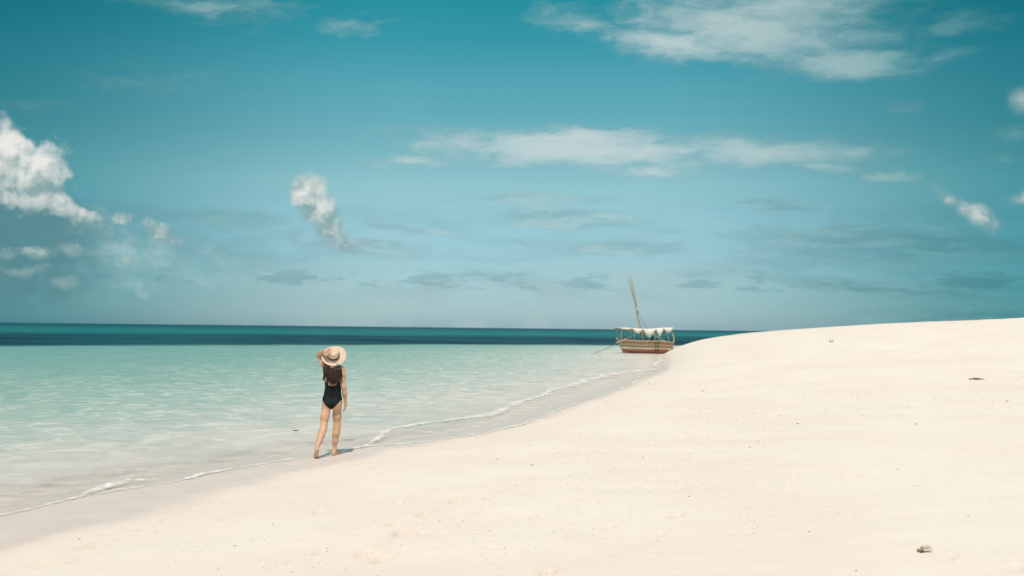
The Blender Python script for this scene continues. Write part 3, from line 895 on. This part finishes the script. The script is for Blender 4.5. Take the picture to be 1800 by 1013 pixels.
for i in range(26):   # loose locks at the raised-arm side of the neck
    ph = r.uniform(0, 6.3)
    pts = [(-.085 - .060 * t + .006 * math.sin(ph + t * 9), -.03 - .06 * t, 1.47 - .30 * t + r.uniform(-.004, .004)) for t in [q / 8 for q in range(9)]]
    SB.tube([(p[0] + r.uniform(-.012, .012), p[1], p[2]) for p in pts], [.006, .006, .006, .006, .005, .005, .004, .003, .001], 4, caps=False)
k0 = len(hv)
hair = mesh_ob('hair', np.vstack([hv, np.array(SB.v)]), [tuple(q) for q in hf_.tolist()] + [tuple(i + k0 for i in q) for q in SB.f], m_hair, woman)

# sun hat
hn = Vector((.05, -.79, .61)).normalized()
hat = empty('sun_hat', (0, 0, 0)); hat.parent = woman
hq = Vector((0, 0, 1)).rotation_difference(hn)
hat.rotation_mode = 'QUATERNION'; hat.rotation_quaternion = hq
hat.location = (.000, -.012, 1.560)


def lathe(prof, n_=64, wob=None):
    v = []; f = []
    for i, (r_, z_) in enumerate(prof):
        for j in range(n_):
            q_ = 2 * math.pi * j / n_
            dz_ = wob(r_, q_) if wob else 0
            v.append((r_ * math.cos(q_), r_ * math.sin(q_), z_ + dz_))
    for i in range(len(prof) - 1):
        for j in range(n_):
            f.append((i * n_ + j, i * n_ + (j + 1) % n_, (i + 1) * n_ + (j + 1) % n_, (i + 1) * n_ + j))
    return v, f


brim_w = lambda r_, q_: (.010 * math.sin(2 * q_ + .6) + .005 * math.sin(3 * q_)) * max(0, (r_ - .09) / .105) ** 1.5
v, f = lathe([(.088, -.004), (.094, .004), (.110, .002), (.140, -.003), (.170, -.006), (.192, -.004), (.195, -.0055), (.192, -.008), (.165, -.010), (.130, -.007), (.090, -.004), (.088, -.004)], 72, brim_w)
mesh_ob('brim', v, f, m_straw, hat)
cw = lambda r_, q_: -.010 * math.exp(-((r_ * math.cos(q_)) / .022) ** 2) * (1 if r_ < .072 else 0) * (1 - r_ / .08)
v, f = lathe([(.0935, .002), (.0925, .030), (.0905, .060), (.087, .088), (.081, .104), (.070, .113), (.055, .115), (.035, .113), (.018, .111), (.002, .110)], 56, cw)
mesh_ob('crown', v, f, m_straw, hat)
v, f = lathe([(.0955, .003), (.0965, .005), (.0955, .030), (.0945, .031), (.093, .030)], 56)
mesh_ob('hat_band', v, f, m_ribbon, hat)

# ------------------------------------------------------------------ the boat
def wood(name, c1, c2, rough=.75, sc=(1.2, 6, 14)):
    m_, n, b = material(name)
    p = n.v('MULTIPLY', n.new('ShaderNodeTexCoord').outputs['Object'], sc)
    g_ = n.noise(p, 2.2, 8, .65, .4)
    st_ = n.noise(n.new('ShaderNodeTexCoord').outputs['Object'], 1.6, 6, .7)
    cc = n.mix(n.step(g_, .36, .66), c2, c1)
    cc = n.mix(n.m('MULTIPLY', n.step(st_, .52, .68), .5), cc, tuple(x * .55 for x in c1))
    n.put(b.inputs['Base Color'], cc)
    b.inputs['Roughness'].default_value = rough
    bp = n.new('ShaderNodeBump'); bp.inputs['Strength'].default_value = .4; bp.inputs['Distance'].default_value = .01
    n.put(bp.inputs['Height'], g_); n.put(b.inputs['Normal'], bp.outputs[0])
    return m_


m_plank = wood('weathered_teak', (.50, .32, .17), (.36, .215, .11))
m_pale = wood('pale_timber', (.66, .53, .38), (.52, .40, .27))
m_red = wood('faded_red_paint', (.47, .18, .12), (.38, .14, .10))
m_white = wood('old_white_paint', (.84, .76, .64), (.76, .66, .54))
m_mast = wood('bleached_pole', (.50, .44, .34), (.36, .30, .22), sc=(6, 6, 1))
m_cloth = simple('canvas', (.84, .80, .74), .85, .1, 5, .4, 18, .02, .2, col2=(.74, .67, .60))
m_rope = simple('rope', (.24, .22, .19), .9, .1, 30, .4, 200, .003, .1)
m_dark = simple('dark_tarp', (.028, .034, .036), .6, .2, 8, .5, 20, .02)
m_drum = simple('white_plastic', (.72, .74, .74), .4, .05, 8, .1, 40, .004)
m_blue = simple('teal_plastic', (.07, .20, .23), .45, .1, 8, .1, 40, .004)

boat = empty('wooden_sailing_boat', (11.28, 84.6, .0), R(14))
tag(boat, 'small wooden dhow with red bottom, leaning mast and scalloped awning beyond the sand tip', 'boat')
LB = 2.42; NS = 28


def hull_pt(t, zf, side_s, out_=0.0):
    """t 0 bow .. 1 stern, zf 0 keel .. 1 sheer"""
    top = 1.14 - .10 * math.sin(math.pi * min(1, t * 1.05)) + .03 * (1 - t) - .20 * max(0, (t - .72)) / .28
    xb = -LB + .62 * (1 - zf) ** .85                      # raked stem
    xs = LB - .28 * (1 - zf)                              # raked stern
    x = xb + (xs - xb) * t
    full = (1 - (1 - min(t / .55, 1)) ** 2.3) ** .75 if t < .55 else 1 - .32 * ((t - .55) / .45) ** 2
    prof_ = (zf ** .55) * (.86 + .14 * zf)
    y = .86 * full * prof_ + out_
    return Vector((x, side_s * max(y, .012 + out_), -.18 + (top + .18) * zf))


def strake(name, z0, z1, mat_, out_, bite=0.0, label=None, thick=.03):
    for s_ in (-1, 1):
        v = []; f = []
        for i in range(NS + 1):
            t = i / NS
            for (zz, oo) in ((z0, out_), ((z0 + z1) / 2, out_ + .004), (z1, out_), (z1, out_ - thick), (z0, out_ - thick)):
                v.append(hull_pt(t, zz, s_, oo))
        for i in range(NS):
            for j in range(5):
                a = i * 5 + j; c_ = i * 5 + (j + 1) % 5
                q_ = (a, c_, c_ + 5, a + 5)
                f.append(q_ if s_ > 0 else q_[::-1])
        f.append(tuple(range(5))); f.append(tuple(range(len(v) - 5, len(v)))[::-1])
        o = mesh_ob(name, v, f, mat_, boat, smooth=False)
        if label: o['label'] = label


strake('bottom_planking', .0, .262, m_red, .0, label='faded red painted lower planking')
strake('bottom_planking', .266, .425, m_red, .004, label='faded red painted lower planking')
strake('rub_rail', .428, .565, m_white, .055, label='cream painted rubbing strip')
strake('plank', .570, .660, m_plank, .006)
strake('plank', .665, .770, m_pale, .014)
strake('plank', .775, .880, m_plank, .020)
strake('plank', .885, .985, m_plank, .028)
for s_ in (-1, 1):
    g_ = MB(); g_.tube([hull_pt(i / NS, 1.0, s_, .01) for i in range(NS + 1)], .034, 6); g_.build('gunwale', m_pale, boat)
    inn = MB()
    fr_ = [(hull_pt(i / NS, .12, s_, -.06), hull_pt(i / NS, .6, s_, -.05), hull_pt(i / NS, .97, s_, -.035)) for i in range(NS + 1)]
    v = [p for row_ in fr_ for p in row_]
    mesh_ob('inner_lining', v, [(i * 3 + j, i * 3 + j + 1, i * 3 + j + 4, i * 3 + j + 3) for i in range(NS) for j in range(2)], m_plank, boat)
# stem, keel, transom, deck
st_ = MB(); st_.tube([hull_pt(0, z, 1, 0) * 1.0 - Vector((.015, 0, 0)) for z in (0, .2, .4, .6, .8, 1.0)] + [Vector((-LB - .10, 0, 1.30))], [.045, .045, .045, .045, .05, .05, .035], 8)
st_.build('stem_post', m_pale, boat)
kl = MB(); kl.box((.10, 0, -.19), (4.0, .07, .10)); kl.build('keel', m_red, boat, False)
tv = []
for z in [i / 6 for i in range(7)]:
    a = hull_pt(1, z, 1, -.005); tv += [(a.x - .01, -a.y, a.z), (a.x - .01, a.y, a.z), (a.x - .05, a.y, a.z), (a.x - .05, -a.y, a.z)]
tf = [(i * 4 + j, i * 4 + (j + 1) % 4, i * 4 + 4 + (j + 1) % 4, i * 4 + 4 + j) for i in range(6) for j in range(4)] + [(0, 1, 2, 3), (24, 25, 26, 27)]
mesh_ob('transom', tv, tf, m_plank, boat, smooth=False)
for x_, w_ in ((-1.55, .34), (-.55, .26), (.45, .26), (1.45, .42)):
    t_ = (x_ + LB) / (2 * LB); hw = abs(hull_pt(t_, .86, 1, -.04).y)
    tb = MB(); tb.box((x_, 0, .88), (w_, hw * 2, .045)); tb.build('thwart', m_pale, boat, False, .006)
dk = MB(); dk.box((.2, 0, .34), (3.4, 1.1, .04)); dk.build('floor_boards', m_plank, boat, False)
rd_ = MB(); rd_.box((LB + .10, 0, .30), (.26, .045, .95), 0, -.12); rd_.build('rudder', m_plank, boat, False, .008)
tl = MB(); tl.tube([(LB + .14, 0, .86), (LB - .35, .05, 1.02), (LB - .95, .08, 1.10)], [.028, .025, .02], 7); tl.build('tiller', m_pale, boat)
# awning frame: posts and rails
POST = [(-2.16, 1.06, 2.10, -.17), (-1.16, 1.02, 2.06, -.03), (-.48, 1.0, 2.05, .01), (.62, 1.0, 2.04, .02), (2.26, .92, 2.10, 'bent')]
for s_ in (-1, 1):
    for (x_, z0, z1, ln) in POST:
        t_ = (x_ + LB) / (2 * LB); y_ = s_ * (abs(hull_pt(t_, 1, 1, -.02).y))
        pb = MB()
        if ln == 'bent':
            pb.tube([(x_ + .06, y_, z0 - .14), (x_ + .17, y_, z0 + .12), (x_ + .17, y_ * 1.0, z0 + .42), (x_ + .02, y_ * 1.02, z0 + .85), (x_ - .10, y_ * 1.04, z1)], [.055, .055, .05, .045, .04], 8)
        else:
            thick_ = .052 if x_ < -2 else .026
            pb.tube([(x_, y_, z0 - .10), (x_ + ln * .5, s_ * (abs(y_) * .5 + .34), (z0 + z1) / 2), (x_ + ln, s_ * .70, z1)], thick_, 8)
        pb.build('awning_post', m_pale if (x_ < -2 or ln == 'bent') else m_mast, boat)
    rl = MB(); rl.tube([(-2.50, s_ * .72, 2.14), (-1.2, s_ * .72, 2.10), (.0, s_ * .72, 2.07), (1.2, s_ * .72, 2.09), (2.30, s_ * .72, 2.16)], .028, 7); rl.build('awning_rail', m_mast, boat)
# scalloped canvas
NX = 130
tie = [-2.52, -1.38, -.42, .72, 1.44, 2.30]
sag = [.14, .38, .68, .66, .40]
rows = [(-.76, 'd1'), (-.775, 'd0.5'), (-.75, 't'), (-.45, 't'), (-.15, 't'), (.15, 't'), (.45, 't'), (.75, 't'), (.775, 'd0.5'), (.76, 'd1')]
v = []; f = []
for i in range(NX + 1):
    x_ = tie[0] + (tie[-1] - tie[0]) * i / NX
    k = max(j for j in range(5) if x_ >= tie[j] - 1e-6)
    u = min(1, (x_ - tie[k]) / (tie[k + 1] - tie[k]))
    bulge = math.sin(math.pi * u) ** (1.0 if k != 3 else 1.25)
    zt = 2.13 - .05 * math.cos((x_) * 1.2) + .05 * max(0, x_) / 2.3
    drop = .05 + sag[k] * bulge
    for (y_, m_) in rows:
        wr = .018 * math.sin(x_ * 13 + y_ * 5) + .012 * math.sin(x_ * 29 + y_ * 3)
        if m_ == 't': z = zt - .045 * bulge * (1 - (y_ / .75) ** 2) - .03 * math.sin(math.pi * (y_ + .75) / 1.5) + wr * .4; yy = y_
        else:
            q_ = float(m_[1:]); z = zt - drop * q_ * (1 if y_ < 0 else .8) + wr * .3; yy = y_ + wr * 1.6 + (.03 if q_ == .5 else 0) * (-1 if y_ < 0 else 1)
        v.append((x_, yy, z))
nr_ = len(rows)
for i in range(NX):
    for j in range(nr_ - 1):
        f.append((i * nr_ + j, (i + 1) * nr_ + j, (i + 1) * nr_ + j + 1, i * nr_ + j + 1))
aw = mesh_ob('awning', v, f, m_cloth, boat)
so = aw.modifiers.new('thickness', 'SOLIDIFY'); so.thickness = .012
# mast and gear
mt = MB(); mt.tube([(-.02, 0, .36), (-.30, 0, 1.55), (-.60, 0, 3.0), (-.98, 0, 4.75), (-1.30, 0, 5.85), (-1.52, 0, 6.72)], [.075, .072, .066, .056, .046, .034], 10); mast = mt.build('mast', m_mast, boat)
lash = MB(); lash.tube([(-.685, -.09, 3.42), (-.60, -.13, 3.56), (-.66, .05, 3.62), (-.78, .02, 3.5)], .03, 6); lash.build('mast_lashing', m_rope, boat)
y2 = MB(); y2.tube([(-1.24, .06, 6.72), (-1.10, .06, 5.9), (-.86, .05, 4.8), (-.66, .05, 3.9)], [.026, .034, .036, .030], 7); y2.build('spare_pole', m_mast, boat)
for pts in ([(-.72, .0, 3.75), (-.36, -.22, 2.9), (.12, -.52, 2.02)], [(-1.46, 0, 6.5), (-.75, .3, 4.1), (-.02, .66, 2.1)]):
    rb = MB(); rb.tube(pts, .020, 6); rb.build('stay_rope', m_rope, boat)
bs = MB(); bs.tube([(-2.72, -.52, .86), (-2.1, -.40, 1.10), (-1.30, -.46, 1.44)], [.045, .050, .042], 8); bs.build('boom', m_pale, boat)
so_ = MB(); so_.tube([(.72, -.62, 1.52), (1.3, -.74, 1.16), (1.95, -.74, .96)], [.030, .034, .034], 8); so_.build('oar', m_mast, boat)
for dx_ in (.0, .26):
    ld = MB(); ld.tube([(.62 + dx_, -.93, .99), (.64 + dx_, -.95, .60), (.68 + dx_, -.80, .22)], .022, 6); ld.build('ladder_rail', m_dark, boat)
for z_ in (.86, .66, .46, .30):
    ld = MB(); ld.tube([(.62, -.955 + max(0, .5 - z_) * .35, z_), (.90, -.955 + max(0, .5 - z_) * .35, z_)], .018, 6); ld.build('ladder_rung', m_dark, boat)


def in_boat(x_, y_, z_):
    return Matrix.Translation(boat.location) @ Matrix.Rotation(R(14), 4, 'Z') @ Vector((x_, y_, z_))


bd = MB(); bd.lump((0, 0, .13), (.26, .17, .13), 3, 2, .2); bd.lump((.20, .03, .11), (.14, .13, .11), 8, 2, .2)
o = bd.build('tarp_bundle', m_dark); o.location = in_boat(-1.24, -.46, .905); tag(o, 'dark bundled tarp lying on the front thwart of the wooden boat', 'tarp bundle')
bd = MB(); bd.lump((0, 0, .22), (.13, .13, .22), 5, 2, .15); bd.lump((.02, -.02, .46), (.08, .08, .09), 9, 2, .1)
o = bd.build('dark_sack', m_dark); o.location = in_boat(.50, -.52, .905); tag(o, 'upright dark sack standing amidships in the boat beside the ladder', 'sack')


def jerrycan(loc, rz, mat_, label):
    root = empty('jerrycan', loc, rz)
    tag(root, label, 'jerrycan', 'jerrycans in the wooden boat')
    j = MB(); j.box((0, 0, .15), (.16, .24, .28)); j.build('container', mat_, root, False, .03)
    j = MB(); j.tube([(0, .05, .29), (0, .05, .33)], .03, 10); j.build('cap', m_dark, root)
    j = MB(); j.tube([(0, -.09, .28), (0, -.07, .34), (0, -.0, .34), (0, .02, .28)], .014, 7); j.build('handle', mat_, root)


jerrycan(in_boat(.26, -.40, .905), .5, m_drum, 'white plastic jerrycan standing left of the dark sack in the boat')
jerrycan(in_boat(.98, -.46, .36 + .5), .2, m_blue, 'bluish plastic jerrycan standing right of the dark sack in the boat')
cr = MB(); cr.tube([in_boat(-2.42, -.03, 1.02), in_boat(-2.9, -.6, .70), Vector((7.4, 81.5, .28)), Vector((6.3, 79.4, -.02)), Vector((6.1, 79.0, -.3))], .022, 6)
o = cr.build('mooring_rope', m_rope); tag(o, 'thin mooring rope running from the bow down into the water', 'rope')

# ------------------------------------------------------------------ things on the sand
m_shell = simple('coral_white', (.74, .69, .62), .6, .2, 10, .6, 30, .01, .3, col2=(.50, .42, .33))
m_bit = simple('dark_debris', (.085, .062, .045), .8, .2, 20, .4, 60, .005, .2)
m_tan = simple('tan_shell', (.50, .36, .22), .55, .2, 14, .4, 50, .005)
g = ground_at(1626, 970)
root = empty('coral_rubble', (g.x, g.y, g.z - .004), .3)
tag(root, 'whitish lump of dead coral with dark crevices half sunk in the sand at the lower right', 'coral')
c1 = MB(); c1.lump((.012, 0, .024), (.046, .032, .028), 4, 3, .22); c1.build('coral_lump', m_shell, root)
c1 = MB(); c1.lump((-.040, .004, .013), (.020, .018, .016), 6, 2, .25); c1.build('broken_branch', m_tan, root)
c1 = MB(); c1.lump((-.012, -.012, .007), (.046, .018, .006), 7, 2, .2); c1.build('crust', m_bit, root)
g = ground_at(1711, 668)
sw = MB()
for i in range(9):
    a_ = random.uniform(-.25, .35); x0 = random.uniform(-.16, .12); l_ = random.uniform(.12, .30)
    sw.tube([(x0, random.uniform(-.04, .04), .012), (x0 + l_ * .5, l_ * a_ * .5 + .01, .035 + random.random() * .03), (x0 + l_ * math.cos(a_), l_ * math.sin(a_), .014)], [.010, .012, .003], 5)
o = sw.build('seaweed_twig', m_bit); o.location = g; tag(o, 'dark dry seaweed twig lying on the right slope of the dune', 'twig')
g = ground_at(1462, 602)
bt = MB()
v, f = lathe([(.0, -.16), (.055, -.155), (.062, -.14), (.060, -.02), (.062, .06), (.045, .11), (.020, .14), (.018, .175), (.0, .176)], 18)
v = [(z, x, y + .06) for (x, y, z) in v]
root = empty('plastic_bottle', (g.x, g.y, g.z - .01), .9); root.scale = (1.05, 1.6, 1.5)
tag(root, 'white plastic bottle washed up high on the dune near the skyline', 'bottle')
mesh_ob('bottle_body', v, f, m_drum, root)
c1 = MB(); c1.tube([(.172, 0, .06), (.205, 0, .06)], .024, 12); c1.build('cap', m_blue, root)
# floating scrap near the woman
o = MB().lump((0, 0, .0), (.045, .022, .012), 12, 2, .3, .4).build('leaf', m_bit)
o.location = (-4.12, 19.2, .012); tag(o, 'dark leaf floating in the shallows left of the woman\'s feet', 'leaf')

specks = [(1240, 686), (1235, 688), (1211, 873), (873, 808), (935, 818), (773, 917), (814, 916), (862, 933), (1013, 890), (1770, 706), (1369, 731), (1410, 754),
          (1402, 745), (1343, 751), (1610, 746), (1186, 908), (1332, 925), (1422, 935), (1609, 854), (1702, 907), (1486, 906), (1130, 804), (479, 921), (413, 960), (552, 906),
          (1505, 1004), (961, 1009), (1578, 825), (140, 948), (332, 898), (1341, 787), (1318, 787)]
proto = MB().lump((0, 0, 0), (1.0, .55, .35), 21, 1, .25).build('shell_fragment', m_bit)
first = True
for i, (px, py) in enumerate(specks):
    g = ground_at(px, py); dd_ = math.hypot(g.x, g.y)
    o = proto if first else proto.copy()
    if not first: COL.objects.link(o)
    first = False
    s_ = random.uniform(1.0, 2.0) * dd_ / 1750.0
    o.scale = (s_ * random.uniform(1, 1.5), s_, s_)
    o.location = (g.x, g.y, g.z + s_ * .2); o.rotation_euler = (random.uniform(-.2, .2), 0, random.uniform(0, 3))
    tag(o, 'tiny dark shell fragment lying on the dry sand', 'shell', 'dark shell fragments on the sand')

# finer litter: crushed shell and coral crumbs too small and many to count
iv = np.array(ICO[0][0]); if_ = np.array(ICO[0][1])


def crumbs(name, n_, mat_, smin, smax, seed, label, cluster=0.0):
    g_ = np.random.default_rng(seed)
    r_ = 4.5 * (60 / 4.5) ** g_.random(n_ * 3); a_ = np.radians(g_.uniform(-31, 31, n_ * 3))
    x = r_ * np.sin(a_); y = r_ * np.cos(a_)
    d = sdist(x, y, WET)
    m_ = (d > .25) & (vnoise(x * .45, y * .30, 31) + .35 * vnoise(x * 2, y * 2, 33) > .62 + cluster)
    x = x[m_][:n_]; y = y[m_][:n_]
    d = sdist(x, y, SHORE); z = sand_z(x, y, d); k = len(x)
    s_ = smin * (smax / smin) ** (g_.random(k) ** 2.2) * np.clip(np.hypot(x, y) / 14, .75, 2.2)
    th = g_.uniform(0, 6.3, k); fl = g_.uniform(.25, .6, k); el_ = g_.uniform(.5, 1.1, k)
    V = iv[None] * np.stack([s_, s_ * el_, s_ * fl], 1)[:, None, :]
    c_, t_ = np.cos(th)[:, None], np.sin(th)[:, None]
    VX = V[..., 0] * c_ - V[..., 1] * t_; VY = V[..., 0] * t_ + V[..., 1] * c_
    P_ = np.stack([VX + x[:, None], VY + y[:, None], V[..., 2] + (z + s_ * .12)[:, None]], -1).reshape(-1, 3)
    F_ = (if_[None] + (np.arange(k) * 12)[:, None, None]).reshape(-1, 3)
    tag(mesh_ob(name, P_, F_, mat_), label, kind='stuff')


crumbs('shell_grit', 3800, m_tan, .003, .011, 3, 'brownish crushed shell scattered over the dry sand', .03)
crumbs('dark_grit', 900, m_bit, .0028, .0085, 4, 'dark grains and weed crumbs scattered over the dry sand', .0)
crumbs('coral_crumbs', 2600, m_shell, .0035, .012, 5, 'white coral crumbs scattered over the dry sand', .0)
